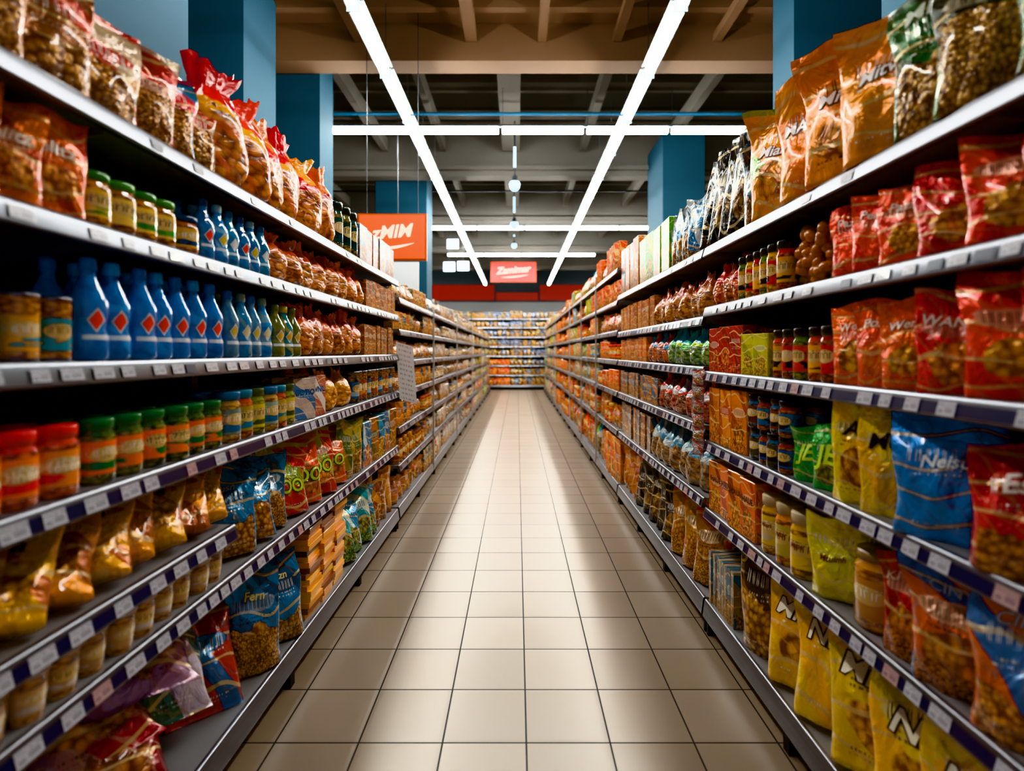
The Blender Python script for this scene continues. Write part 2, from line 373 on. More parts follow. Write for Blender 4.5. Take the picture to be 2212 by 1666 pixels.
def carton(w,h,d,p,win=.3,text=None,tcol='ffffff',tout=None,ts=.3,tv=.66,mat=CART):
    b=min(w,h,d)*.04; v=[];uv=[];F=[]
    X,Y,Z=w/2,d/2,h
    def fc(pts,u): n=len(v); v.extend(pts); uv.extend(u); F.append((n,n+1,n+2,n+3)); return n
    Q=[(0,0),(1,0),(1,1),(0,1)]
    fr=fc([(-X+b,-Y,b),(X-b,-Y,b),(X-b,-Y,Z-b),(-X+b,-Y,Z-b)],Q)
    bk=fc([(X-b,Y,b),(-X+b,Y,b),(-X+b,Y,Z-b),(X-b,Y,Z-b)],Q)
    rt=fc([(X,-Y+b,b),(X,Y-b,b),(X,Y-b,Z-b),(X,-Y+b,Z-b)],Q)
    lf=fc([(-X,Y-b,b),(-X,-Y+b,b),(-X,-Y+b,Z-b),(-X,Y-b,Z-b)],Q)
    tp=fc([(-X+b,-Y+b,Z),(X-b,-Y+b,Z),(X-b,Y-b,Z),(-X+b,Y-b,Z)],[(0,.8),(1,.8),(1,1),(0,1)])
    bt=fc([(-X+b,Y-b,0),(X-b,Y-b,0),(X-b,-Y+b,0),(-X+b,-Y+b,0)],[(0,0),(1,0),(1,.1),(0,.1)])
    F+=[(fr+1,rt,rt+3,fr+2),(rt+1,bk,bk+3,rt+2),(bk+1,lf,lf+3,bk+2),(lf+1,fr,fr+3,lf+2),
        (fr+3,fr+2,tp+1,tp),(rt+3,rt+2,tp+2,tp+1),(bk+3,bk+2,tp+3,tp+2),(lf+3,lf+2,tp,tp+3),
        (bt+3,bt+2,fr+1,fr),(bt+2,bt+1,rt+1,rt),(bt+1,bt,bk+1,bk),(bt,bt+3,lf+1,lf)]
    T=[(fr+2,rt+3,tp+1),(rt+2,bk+3,tp+2),(bk+2,lf+3,tp+3),(lf+2,fr+3,tp)]
    r=[Part(v,[(np.array(F),mat,False),(np.array(T),mat,False)],uv,cols(p,win))]
    if text:
        m=textmesh(text)[0]; size=min(ts*h,.85*w/(m[:,0].max()*2))
        r+=textparts(text,size,lambda x,z,o:np.c_[x,np.full(len(x),-Y-o*.4),tv*h+z],tcol,tout)
    return r
_su,_sv=np.meshgrid(np.linspace(0,2*math.pi,11),np.linspace(0,math.pi,7)); _su=_su.ravel(); _sv=_sv.ravel()
_SF=gridf(11,7)
def nuts(w,h,d,p,n=30,r=.02):
    out=[]
    for i in range(n):
        c=[rng.uniform(-w/2+r,w/2-r),rng.uniform(-d/2+r,d/2-r),r+(h-2*r)*(i/n)]
        a,b,cc=rng.uniform(.8,1.25,3)*r; k=rng.uniform(0,6)
        x=a*np.sin(_sv)*np.cos(_su); y=b*np.sin(_sv)*np.sin(_su); z=cc*np.cos(_sv)*(1+.15*np.sin(_su*2+k))
        q=np.c_[x*math.cos(k)-z*math.sin(k),y,x*math.sin(k)+z*math.cos(k)]+c
        out.append(Part(q,[(_SF,NUT,True)],np.zeros((len(q),2)),cols(p)))
    return out

def row(B,side,z,y0,y1,mk,pitch,rows=2,dstep=.1,yaw=20,back=.06,tilt=0,jit=5,rolls=0):
    n=max(1,int(round((y1-y0)/pitch))); pt=(y1-y0)/n
    for i in range(n):
        y=y0+pt*(i+.5)
        for r in range(rows):
            th=math.radians(90-yaw+rng.uniform(-jit,jit))*(-side)
            B.add(mk(r,i),loc=(side*(.93+back+r*dstep+rng.uniform(-.006,.006)),y+rng.uniform(-.1,.1)*pt*.5,z),rz=th,tilt=math.radians(tilt+(rng.uniform(-3,3) if tilt else 0)),roll=math.radians(rng.uniform(-rolls,rolls)))
def pick(p,i): return p[i%len(p)]
def rnd(p): return p[int(rng.integers(len(p)))]
def R(name,side,z,y0,y1,mk,pitch,**k):
    B=Builder(); row(B,side,z,y0,y1,mk,pitch,**k); return B.build(name)
def mbag(w,h,t,pal,texts=None,**k):
    def f(r,i):
        kk=dict(k); p=pick(pal,i)
        if r==0 and texts: kk['text']=pick(texts,i)
        else: kk.pop('tcol',0); kk.pop('tout',0)
        return bag(w*rng.uniform(.93,1.05),h*rng.uniform(.92,1.05),t,p,hi=(r==0),**kk)
    return f
def mgat(w,h,pal,**k): return lambda r,i: gather(w*rng.uniform(.93,1.06),h*rng.uniform(.9,1.05),pick(pal,i),hi=(r==0),**k)
def mlat(fn,rad,h,pal,texts=None,**k):
    def f(r,i):
        kk=dict(k)
        if r==0 and texts: kk['text']=pick(texts,i)
        elif 'tcol' in kk: kk.pop('tcol')
        return fn(rad,h,pick(pal,i),hi=(r==0),**kk)
    return f
def mcar(w,h,d,pal,texts=None,**k):
    def f(r,i):
        kk=dict(k)
        if r==0 and texts: kk['text']=pick(texts,i)
        return carton(w,h*rng.uniform(.93,1.),d,pick(pal,i),**kk)
    return f

# ------------------------------------------------------------ shelving
DEPTH=.45
def shelving(name,side,y0,y1,levels,top,sec=.95,tagp=.5,loc=None,rz=0,front=()):
    B=Builder(); F=.93; s=side
    bx=lambda a,b,*r: B.box(s*a,s*b,*r)
    bx(F+DEPTH,F+DEPTH+.03,y0,y1,.02,top,DARK)
    for yf in front: bx(F-.013,F+.006,yf,yf+.016,0.09,top-.02,WHITE)
    for (z,ya,yb,st) in levels:
        bx(F+.012,F+DEPTH,ya,yb,z-.022,z,DECK)
        base=z<.3; lh=.085 if base else .05
        pr=[(F+.016,z),(F+.006,z+.001),(F+.001,z-.003),(F-.001,z-.010),(F-.010,z-lh+.006),(F-.010,z-lh+.002),(F-.006,z-lh),(F+.012,z-lh),(F+.014,z-.02)]
        v=[];n=len(pr)
        for y in (ya,yb): v+=[(s*a,y,b) for a,b in pr]
        f=[(i,i+1,n+i+1,n+i) for i in range(n-1)]
        B.add([Part(v,[(f,METAL,True)],[(0,0)]*len(v),((.5,)*3,)*3)],ground=False)
        for o in (0,n): B.add([Part([v[o+i] for i in range(n)],[([tuple(range(n))],METAL,False)],[(0,0)]*n,((.5,)*3,)*3)],ground=False)
        if base: continue
        def face(t,out): return (F-.001-.009*t-out, z-.010-(lh-.016)*t)
        def strip(a,b,t0,t1,mat,out):
            (xa,za),(xb,zb)=face(t1,out),face(t0,out)
            if s>0: pts=[(s*xa,b,za),(s*xa,a,za),(s*xb,a,zb),(s*xb,b,zb)]
            else: pts=[(s*xa,a,za),(s*xa,b,za),(s*xb,b,zb),(s*xb,a,zb)]
            B.quad(pts,mat)
        if st=='navy': strip(ya+.01,yb-.01,.15,.92,NAVY,.0012)
        y=ya+.03
        while y<yb-.08:
            wd=rng.uniform(.04,.062)
            if rng.random()<(tagp if st!='plain' else tagp*.2): strip(y,y+wd,.05 if st=='navy' else .12,.97 if st=='navy' else .85,TAG,.003)
            elif st=='silver' and rng.random()<.4: strip(y,y+wd,.15,.85,NAVY,.002)
            y+=wd+rng.uniform(.01,.07)
    nsec=max(1,int(round((y1-y0)/sec))); 
    for i in range(nsec+1):
        y=y0+(y1-y0)*i/nsec
        ya,yb=max(y0,y-.02),min(y1,y+.02)
        bx(F+DEPTH-.03,F+DEPTH,ya,yb,0,top,METAL)
        bx(F+.05,F+.10,ya,yb,0,.085,BLACK); bx(F+.01,F+.05,ya,yb,0.0,.07,BLACK)
        for (z,a,b,st) in levels:
            if z<.3 or not(a-.01<=y<=b+.01): continue
            yc=min(max(y,a+.004),b-.004)
            v=[(s*(F+DEPTH-.03),yc-.003,z-.022),(s*(F+.05),yc-.003,z-.022),(s*(F+.05),yc-.003,z-.04),(s*(F+DEPTH-.03),yc-.003,z-.09)]
            v+=[(a_,b_+.006,c_) for a_,b_,c_ in v]
            B.add([Part(v,[([(0,1,2,3),(7,6,5,4),(0,4,5,1),(1,5,6,2),(2,6,7,3)],DECK,False)],[(0,0)]*8,((.5,)*3,)*3)],ground=False)
    bx(F+.12,F+.14,y0,y1,0,.15,BLACK)
    return B.build(name,loc=loc,rz=rz)

LZ=[1.955,1.685,1.38,1.095,.83,.67,.173]
shelving('supermarket_shelving',-1,.3,4.16,[(LZ[0],.3,4.16,'plain'),(LZ[1],.3,4.16,'silver'),(LZ[2],.3,4.16,'silver'),(LZ[3],.3,4.16,'navy'),(LZ[4],.3,1.76,'navy'),(LZ[5],.3,4.16,'navy'),(LZ[6],.3,4.16,'plain')],2.02,tagp=.85)
RZ=[1.915,1.62,1.305,.965,.63,.173]
shelving('supermarket_shelving',1,.3,2.64,[(RZ[0],.3,2.64,'plain'),(RZ[1],.3,2.64,'silver'),(RZ[2],.3,2.64,'navy'),(RZ[3],.3,2.64,'navy'),(RZ[4],.3,2.64,'navy'),(RZ[5],.3,2.64,'plain')],2.0,tagp=.85,sec=.78)
MZ=[1.915,1.58,1.325,1.03,.67,.173]
shelving('supermarket_shelving',1,2.66,4.9,[(MZ[0],2.66,4.9,'plain')]+[(z,2.66,4.9,'navy') for z in MZ[1:5]]+[(MZ[5],2.66,4.9,'plain')],2.0,tagp=.85,sec=.75)
FL=[1.83,1.58,1.33,1.08,.80,.50,.173]
shelving('supermarket_shelving',-1,4.2,18.4,[(z,4.2,18.4,'silver') for z in FL],1.9,tagp=.5,front=(5.9,8.2,11.0,14.0))
FR=[2.18,1.88,1.60,1.325,1.03,.67,.173]
shelving('supermarket_shelving',1,4.94,18.4,[(z,4.94,18.4,'silver') for z in FR],2.3,tagp=.5,front=(6.25,7.7,9.4,12.9))

# ------------------------------------------------------------ LEFT products
W=-1
R('granola_bags',W,LZ[0],.55,1.22,mbag(.22,.28,.11,[('a86c40','2f6fa0','b08050'),('986848','b0463a','a87848')],win=.9),.17,yaw=30,back=.09,dstep=.14)
R('cereal_bags',W,LZ[0],1.22,1.68,mbag(.22,.27,.13,[('c9b6a0','b03a2c','b98a5c'),('b04030','d8cbb8','b98a5c'),('3f8db8','d83c2c','b98a5c')],win=.95),.125,yaw=35,back=.09,dstep=.14)
R('pasta_bags',W,LZ[0],1.70,2.36,mgat(.25,.40,[('dc3418','e8a818','d89040'),('e4581c','e8b020','d88838'),('ec9018','dc3c14','d89040')],top=1.15),.165,yaw=20,back=.11,dstep=.17,jit=25)
R('pasta_bags',W,LZ[0],2.40,2.82,mgat(.26,.39,[('f0a018','c03810','d07828'),('f08c18','a03018','d07828')],top=1.15),.2,back=.11,dstep=.18,jit=25)
R('dark_green_jars',W,LZ[0],2.85,3.2,mlat(jar,.052,.26,[('1e3c38','14201c','28463c'),('20382c','101c18','7a7848')]),.11,back=.07,dstep=.11)
R('cereal_boxes',W,LZ[0],3.22,4.14,mcar(.15,.24,.07,[('c8c0b8','3a70a8','b06040'),('d07848','d8d0c0','a05030'),('b8b8b8','b84830','906040'),('d8d0c0','5080a0','b06040')]),.155,back=.06,yaw=0,jit=2)

R('orange_snack_pouches',W,LZ[1],.6,1.17,mbag(.13,.205,.06,[('ec801c','a84408','e89030'),('ec7c18','a83c10','e08828')],['Belitz'],tcol='f4e8d8',ts=.18,win=.0),.1,yaw=38,back=.055,dstep=.09)
R('snack_tubs',W,LZ[1],1.19,1.5,mlat(jar,.042,.125,[('e4c070','3c7a3a','c88a40'),('e8c880','4a8838','b07838')]),.088,back=.055,dstep=.09)
R('snack_tubs',W,LZ[1],1.5,1.62,mlat(jar,.045,.11,[('c8a060','203c60','b06830')]),.09,back=.055,dstep=.095)
R('blue_drink_bottles',W,LZ[1],1.62,2.06,mlat(bottle,.036,.19,[('1f7fb0','1c4468','d05028'),('2a88bc','bcd8e0','c8b040'),('5aa0c0','2a5878','e0e0e0')]),.075,back=.05,dstep=.078)
R('bread_bags',W,LZ[1],2.08,3.35,mgat(.2,.215,[('c85818','c87020','d08838'),('b04c14','c88030','c87c30'),('c86418','a84814','d09040')],top=1.),.165,back=.10,dstep=.18,jit=30)
R('biscuit_boxes',W,LZ[1],3.38,4.14,mcar(.11,.19,.07,[('7a4028','c08048','a06030'),('b07040','5a3020','c89058')]),.115,back=.06,yaw=0,jit=3)

R('teal_food_tins',W,LZ[2],.6,1.15,mlat(can,.036,.135,[('1c8898','d09848','c08a48'),('d09848','1c8898','b07838')]),.076,back=.045,dstep=.078)
R('blue_soda_bottles',W,LZ[2],1.18,1.74,mlat(bottle,.041,.235,[('1a8ccc','1478b8','e85820'),('1684c0','2aa0d8','e85820')]),.082,back=.055,dstep=.09)
R('water_bottles',W,LZ[2],1.76,2.08,mlat(bottle,.038,.225,[('88a8b8','2468a0','c8b070'),('4c98c8','a8b8b0','d8d0b0')]),.078,back=.05,dstep=.08)
R('sauce_bottles',W,LZ[2],2.1,2.34,mlat(bottle,.042,.21,[('98905c','586030','c8a050'),('50888c','c0a860','c8a050')]),.085,back=.05,dstep=.09)
R('bread_bags',W,LZ[2],2.36,3.3,mgat(.19,.24,[('c05018','c87024','b87028'),('a84410','c0641c','b06c28')],top=.9),.16,back=.10,dstep=.18,jit=30)
R('biscuit_packs',W,LZ[2],3.32,4.14,mcar(.1,.2,.07,[('7a4830','a87048','906040'),('905838','4a2c20','b88050')]),.105,back=.06,yaw=0,jit=3)

R('orange_sauce_jars',W,LZ[3],.62,1.18,mlat(jar,.044,.15,[('e8841c','cc380c','b84010'),('ec9424','d04010','c04c10')],['Olnen','Mesen'],tcol='fff0d0',ts=.2,tv=.44),.093,back=.055,dstep=.094,yaw=30)
R('pickle_jars',W,LZ[3],1.2,1.74,mlat(jar,.042,.15,[('e0741c','1c6434','2c5020'),('e47c24','186030','305420')],['ourroso','Beasat'],tcol='f0d8a0',ts=.18,tv=.44),.088,back=.055,dstep=.09)
R('preserve_jars',W,LZ[3],1.76,2.3,mlat(jar,.045,.17,[('98a8a0','2a6488','b09060'),('b8a060','3c7890','a85030'),('c0b040','404c28','708030')]),.094,back=.055,dstep=.095)
R('rice_cartons',W,LZ[3],2.33,2.62,mcar(.13,.20,.06,[('d8c8c0','3870a0','c87058'),('c88878','e0e0e0','b05040')],['GOTIO','2WNIL'],tcol='2a5c90',ts=.2,win=.0),.14,back=.05,yaw=20,rows=2)
R('noodle_bags',W,LZ[3],2.66,3.1,mgat(.2,.23,[('c88030','d09848','d8a058')],top=.6),.2,back=.10,dstep=.18)
R('drink_cans',W,LZ[3],3.12,4.13,mlat(can,.042,.19,[('2c5c84','a0b0b8','404040'),('6c3c24','a86840','804828'),('8c4830','d0a070','906040')]),.088,back=.055,dstep=.09)

R('golden_snack_bags',W,LZ[4],.62,1.74,mbag(.21,.28,.09,[('f0a41c','8a4404','e8a020'),('f0b024','a04c06','e8a424')],['ima','Uira'],tcol='3a1404',ts=.2,win=.0,tv=.62,wr=1.3),.11,yaw=52,back=.09,dstep=.13,tilt=48)
R('dessert_cups',W,LZ[5],.62,1.74,mlat(cup,.037,.105,[('c8a888','d8d0c8','b88858')]),.082,back=.05,dstep=.085)
R('blue_cereal_bags',W,LZ[5],1.80,2.22,mbag(.24,.31,.10,[('1f84b0','104860','b08458'),('2a94c0','104860','b88860')],['Wusn'],tcol='c8dce0',ts=.12,win=.6,tv=.8),.15,yaw=45,back=.10,dstep=.13,tilt=14)
R('red_nacho_bags',W,LZ[5],2.24,2.95,mbag(.27,.33,.10,[('c44020','8c9c30','d06c34'),('d05c24','b06830','c85c28')],['OOO'],tcol='b8c838',tout='204018',ts=.26,win=.0,tv=.4),.2,yaw=35,back=.09,dstep=.14,tilt=14)
R('olive_pouches',W,LZ[5],2.97,3.3,mbag(.16,.33,.07,[('b8a42c','305828','a08030')],win=.2),.15,yaw=20,back=.06)
R('blue_detergent_boxes',W,LZ[5],3.32,4.13,mcar(.15,.3,.08,[('1f78a0','d0d8d8','c87030'),('a86828','3c4820','b08040'),('2a90b0','204870','d0b050')]),.155,back=.06,yaw=5)

R('rice_sacks',W,LZ[6],.62,1.2,mbag(.22,.30,.12,[('7a5848','b0a098','8a6848')],style='pillow',win=.4),.2,yaw=40,back=.12,tilt=58,dstep=.2,rows=1)
B=Builder()
for i,(y,x,rz,p,w,h,z,tl) in enumerate([(1.36,-1.02,.95,('7a2430','b8a8b0','884048'),.33,.36,.0,48),(1.38,-1.06,1.15,('983038','c0b0b8','903840'),.34,.34,.11,60),(1.47,-1.04,.8,('b8a0b4','6a4058','9c7490'),.34,.34,.22,66),(1.60,-1.03,.8,('c8c0cc','2c6048','b04838'),.25,.36,.1,40),(1.78,-1.02,.75,('b04024','3878a0','b04c38'),.24,.36,.0,30)]):
    B.add(bag(w,h,.16,p,style='pillow',wr=1.4,win=.0),loc=(x-.02,y,LZ[6]+z),rz=rz,tilt=math.radians(tl))
B.build('pet_food_sacks')
R('blue_pasta_bags',W,LZ[6],1.94,2.36,mbag(.22,.36,.10,[('1c84b4','0c4460','b08858')],['Fern','Bezn'],tcol='d0c088',ts=.12,win=.6,tv=.76),.17,yaw=42,back=.07,dstep=.14,tilt=10)
B=Builder()
pal=[('f0b01c','6a3808','b87818'),('e09c18','6c3808','b88820'),('8c5410','c89020','a06018'),('d88c14','382008','b87820'),('5a380c','c89020','a06018')]
for k,(y0,n) in enumerate(((2.42,16),(2.60,15),(2.78,16))):
    for r in range(2):
        for i in range(n):
            B.add(carton(.165,.026,.19,rnd(pal),win=.0,text=None,mat=INK),loc=(-1.05-.2*r+rng.uniform(-.012,.012),y0+.09+rng.uniform(-.006,.006),LZ[6]+i*.0262),rz=math.pi/2+rng.uniform(-.08,.08))
B.build('stacked_biscuit_packets')
R('turquoise_snack_bags',W,LZ[6],2.98,3.62,mbag(.22,.34,.11,[('2ca0ac','e0e0d0','58a070'),('2088b0','c8dcd8','60a878')],win=.25),.16,yaw=35,back=.08,dstep=.15,tilt=16)
R('coffee_packs',W,LZ[6],3.66,4.14,mbag(.16,.34,.09,[('9a5020','d09850','a06030'),('804828','b87840','b07038')],win=.2),.15,yaw=20,back=.08,dstep=.15)

# ------------------------------------------------------------ RIGHT products
E=1
R('green_granola_bags',E,RZ[0],.55,1.32,mbag(.25,.36,.13,[('2c5c34','1a1c14','947448'),('202c20','3c7040','a08050')],['MIXET'],tcol='d8e0d0',ts=.15,win=.8,tv=.82),.17,yaw=34,back=.08,dstep=.15)
R('orange_pasta_bags',E,RZ[0],1.33,1.68,mbag(.30,.42,.14,[('f0a424','d88414','d89030'),('ec981c','c87410','d08828')],['Mitwini'],tcol='f4ece8',tout='601808',ts=.14,win=.0,tv=.6),.17,yaw=35,back=.08,dstep=.15)
R('orange_crisp_bags',E,RZ[0],1.69,2.12,mbag(.29,.43,.14,[('f4ac24','d07810','e08820'),('f0a428','2c8038','e09028')],['MATAM','Mianzi'],tcol='f4ecec',tout='702008',ts=.14,win=.0,tv=.6),.21,yaw=35,back=.09,dstep=.15)
R('coffee_pouches',E,RZ[0],2.13,2.29,mbag(.15,.36,.08,[('5c7080','2c2420','7c5c40')],win=.5),.15,yaw=25,back=.07)
R('black_coffee_pouches',E,RZ[0],2.30,2.80,mbag(.18,.50,.09,[('0c0e12','20242c','202024'),('121418','2a2c30','282020')],['WEVET','NEIFU'],tcol='c0c4c8',ts=.13,win=.0,tv=.72),.12,yaw=38,back=.08,tilt=8,rolls=6)
R('blue_white_pouches',E,MZ[0],2.84,3.3,mbag(.17,.34,.07,[('3c7ca8','c8d0d0','806040'),('a0a8a8','385878','906848')],win=.2),.13,yaw=20,back=.06)
R('green_cereal_boxes',E,MZ[0],3.32,4.15,mcar(.2,.34,.07,[('4cac3c','c8c838','a0a840'),('a8c060','3c8838','c8a040')]),.21,back=.06,yaw=0,jit=2)
R('orange_cereal_boxes',E,MZ[0],4.17,4.9,mcar(.16,.42,.07,[('e07828','d8c8a0','b87838'),('5c90a0','e88030','b08040')]),.165,back=.06,yaw=0,jit=2)

red=[('c82814','a82c10','f0a020'),('d83c14','e07018','f0a428'),('b8200c','a0200c','e89020'),('d85418','b83010','f0a828')]
R('red_snack_bags',E,RZ[1],.55,1.27,mbag(.20,.225,.10,red,win=.0),.14,yaw=38,back=.07,dstep=.13)
R('red_crisp_pouches',E,RZ[1],1.28,1.6,mbag(.145,.2,.07,[('e86020','c04010','f0a830'),('e4501c','d05810','f0a028')],['Pazatu','Penzo'],tcol='f8e8d8',ts=.16,win=.0,tv=.74),.1,yaw=38,back=.055,dstep=.09)
R('whole_nuts',E,RZ[1],1.62,1.88,lambda r,i:nuts(.15,.21,.14,('a06038',)*2+('b8743c',),n=52,r=.021),.13,rows=1,back=.09)
R('spice_jars',E,RZ[1],1.89,2.3,mlat(jar,.034,.18,[('d8a020','141414','a82018'),('b82018','181414','d0a030'),('b88c28','101010','58702c')]),.072,back=.045,dstep=.075)
R('chilli_bags',E,RZ[1],2.31,2.62,mgat(.13,.2,[('b82414','c84414','c04818'),('a04018','b86024','b86424')],top=.6),.11,back=.08,dstep=.12,jit=30)
R('nut_nets',E,MZ[1],2.68,3.7,mgat(.17,.22,[('984c1c','b06c2c','a87030'),('a0441c','b87434','a06c30')],top=.6),.14,back=.08,dstep=.15,jit=30)
R('wafer_boxes',E,MZ[1],3.72,4.88,mcar(.13,.22,.07,[('b87840','8c3c1c','c88850'),('c88c48','a84820','c07840')]),.135,back=.06,yaw=0,jit=3)

R('red_snack_bags',E,RZ[2],.55,1.12,mbag(.20,.26,.10,red,win=.0),.14,yaw=38,back=.07,dstep=.13)
R('red_stew_bag',E,RZ[2],1.13,1.27,mbag(.16,.24,.08,[('cc3014','a01c0c','d08028')],['WANIA'],tcol='f4e4d8',ts=.14,win=.0,tv=.7),.14,yaw=42,back=.055,rows=1)
R('orange_chip_pouches',E,RZ[2],1.28,1.58,mbag(.145,.235,.07,[('f07c28','d86014','f0ac38'),('ec6c24','c85014','f0a030')],['Weraa','Pozain'],tcol='f8e8d8',ts=.14,win=.0,tv=.72),.1,yaw=38,back=.055,dstep=.09)
R('chutney_jars',E,RZ[2],1.6,2.0,mlat(jar,.037,.175,[('b02818','181818','883018'),('d09828','201414','b04820'),('b84020','141418','507030')]),.078,back=.05,dstep=.08)
R('yellow_tea_boxes',E,RZ[2],2.0,2.24,mcar(.11,.17,.07,[('c8c42c','8c9020','b0a828')]),.115,back=.05,yaw=5)
R('red_tea_boxes',E,RZ[2],2.25,2.6,mcar(.11,.21,.07,[('b81c1c','801014','c83024')]),.115,back=.05,yaw=5)
R('salad_bags',E,MZ[2],2.68,3.4,mgat(.17,.21,[('2c9ca4','58b058','5ca050'),('38a0c0','b8c850','60a85c')],top=.6),.15,back=.09,dstep=.17,jit=30)
R('candy_bags',E,MZ[2],3.42,3.9,mgat(.14,.2,[('c0402c','4c98b8','b85c40'),('4c8cb0','d06840','b86850')],top=.6),.13,back=.08,dstep=.15)
R('wafer_boxes',E,MZ[2],3.92,4.88,mcar(.13,.19,.07,[('c86828','d89048','c88850'),('b04c20','c87838','c07840')]),.135,back=.06,yaw=0,jit=3)

R('red_granola_bags',E,RZ[3],.6,1.12,mbag(.21,.25,.12,[('c42414','901810','c08440')],['Esam'],tcol='f4e8e0',ts=.2,win=.6,tv=.72),.15,yaw=40,back=.07,dstep=.14)
R('blue_muesli_bag',E,RZ[3],1.14,1.33,mbag(.22,.30,.10,[('2c8ccc','1c78b4','e0b058')],['Neisu'],tcol='f0f4f4',ts=.13,win=.0,tv=.62),.17,yaw=44,back=.07,rows=1)
R('yellow_noodle_bags',E,RZ[3],1.34,1.6,mbag(.18,.31,.09,[('f0cc34','d8a81c','d09c40'),('f0d03c','e0b024','d09c40')],['Mun','AA'],tcol='20181c',ts=.2,win=.0,tv=.68),.12,yaw=40,back=.065,dstep=.12)
R('green_tea_pouches',E,RZ[3],1.62,1.84,mbag(.12,.195,.07,[('1ca048','18843c','40a060')],['JE'],tcol='c8e050',ts=.4,win=.0,tv=.5),.105,yaw=28,back=.055,dstep=.09)
R('blue_spice_jars',E,RZ[3],1.86,2.2,mlat(jar,.04,.13,[('2c5484','181c28','802c20'),('4c4838','181820','2c6080')]),.085,back=.05,dstep=.085)
R('blue_spice_jars',E,RZ[3]+.1305,1.86,2.2,mlat(jar,.04,.13,[('3c6c8c','181c28','802c20'),('6c3830','181820','2c6080')]),.085,back=.05,dstep=.085,jit=3)
R('orange_rice_boxes',E,RZ[3],2.21,2.62,mcar(.12,.27,.08,[('e08c1c','8c3c14','d08830'),('e0942c','a84818','d89838')]),.13,back=.06,yaw=5)
R('frozen_veg_bags',E,MZ[3],2.68,3.6,mgat(.16,.22,[('b03c34','c8c0c0','98506c'),('b0b0b8','c04838','a07078')],top=.5),.14,back=.09,dstep=.16,jit=30)
R('blue_snack_boxes',E,MZ[3],3.62,4.88,mcar(.14,.2,.07,[('486c88','b87848','a07048'),('a86838','54788c','b08050')]),.145,back=.06,yaw=0,jit=3)

R('nut_mix_bags',E,RZ[4],.62,1.28,mbag(.21,.31,.12,[('cc7430','3c84b4','c08440'),('c46828','4880b0','b87438')],['CINYZ'],tcol='d8e0e8',ts=.12,win=.5,tv=.8),.17,yaw=38,back=.08,dstep=.15)
R('red_popcorn_bag',E,RZ[4],1.28,1.4,mbag(.14,.27,.10,[('c4341c','801c10','d08038')],['KNAIO'],tcol='f0d8c8',ts=.12,win=.45,tv=.76),.13,yaw=30,back=.07,rows=2,dstep=.12)
R('nut_jar',E,RZ[4],1.41,1.56,lambda r,i:lathe([(0,0,JAR),(.06,0,JAR),(.068,.01,JAR),(.068,.13,JAR),(.066,.17,JAR),(.05,.19,GLASS),(.06,.19,LID),(.06,.215,LID),(0,.215,LID)],('a87c50','8a7458','c89458'),24),.15,rows=2,back=.09,dstep=.15)
R('yellow_snack_bags',E,RZ[4],1.57,1.76,mbag(.19,.27,.10,[('dccc34','c0b82c','c0a840')],['Mtuimh'],tcol='5c1c10',ts=.1,win=.0,tv=.5),.17,yaw=35,back=.08,dstep=.12,rolls=5)
R('honey_jars',E,RZ[4],1.77,2.1,mlat(jar,.05,.22,[('d0b050','c8b8a0','c09850'),('c8b878','b8a890','c88840')],['Misri','UNIA'],tcol='803018',ts=.1,tv=.5),.105,back=.06,dstep=.11)
R('orange_rice_boxes',E,RZ[4],2.12,2.62,mcar(.13,.25,.09,[('dc781c','983c14','d08830'),('e0882c','782c10','d89838')],['IHAUE'],tcol='601c08',ts=.14),.135,back=.06,yaw=5)
R('clear_candy_bags',E,MZ[4],2.68,3.8,mgat(.2,.28,[('7898a8','c0c8c8','8c7868'),('90a0a8','5c88a0','a88868')],top=.6),.17,back=.1,dstep=.19,jit=30)
R('dark_snack_boxes',E,MZ[4],3.82,4.88,mcar(.14,.28,.07,[('3c5870','a86838','7c6048'),('a86830','34485c','b07840')]),.145,back=.06,yaw=0,jit=3)

R('yellow_crisp_bags',E,RZ[5],.62,2.02,mbag(.28,.41,.14,[('f4c824','e0a814','d8a830'),('f4d02c','e8b01c','d8a830')],['Mndy','Niqd','Mnlup','Nisd'],tcol='f4ecd8',tout='381c20',ts=.2,win=.0,tv=.58,trot=-.2),.2,yaw=48,back=.10,dstep=.16,tilt=12)
B=Builder(); row(B,E,RZ[5],2.03,2.33,mbag(.27,.43,.16,[('8c6020','2c1c10','c89c50')],['JYMYM'],tcol='c89848',tout='181008',ts=.16,win=1.,tv=.84),.3,yaw=38,back=.10,rows=1); B.build('pasta_sack')
R('noodle_packets',E,RZ[5],2.35,2.63,lambda r,i:carton(.03,.25,.16,pick([('b8a890','3c78a0','a08050'),('5c88a0','b07838','a08050')],i)),.034,rows=2,yaw=3,back=.10,dstep=.18,jit=3)
R('red_pasta_bags',E,MZ[5],2.7,3.3,mbag(.23,.40,.12,[('a8742c','c0341c','c89848'),('b8843c','b02418','c89850')],win=.6),.18,yaw=38,back=.09,dstep=.16,tilt=10)
R('black_coffee_bags',E,MZ[5],3.32,4.3,mbag(.23,.38,.12,[('15171c','3c3c40','303030'),('202024','484440','2c2420')],win=.0),.18,yaw=32,back=.09,dstep=.16,tilt=10)
R('brown_flour_bags',E,MZ[5],4.32,4.88,mbag(.18,.38,.10,[('c88438','a44c20','b88040')],win=.3),.16,yaw=20,back=.09,dstep=.16)
B=Builder()
for i in range(6):
    B.add(bag(.07,.075,.02,('c8c4cc','b04838','c0b8b0'),hi=True,win=.0),loc=(.905,2.66,1.235-i*.07),rz=-math.radians(50))
B.box(.915,.918,2.655,2.67,.86,1.31,WHITE)
B.build('hanging_clip_strip')

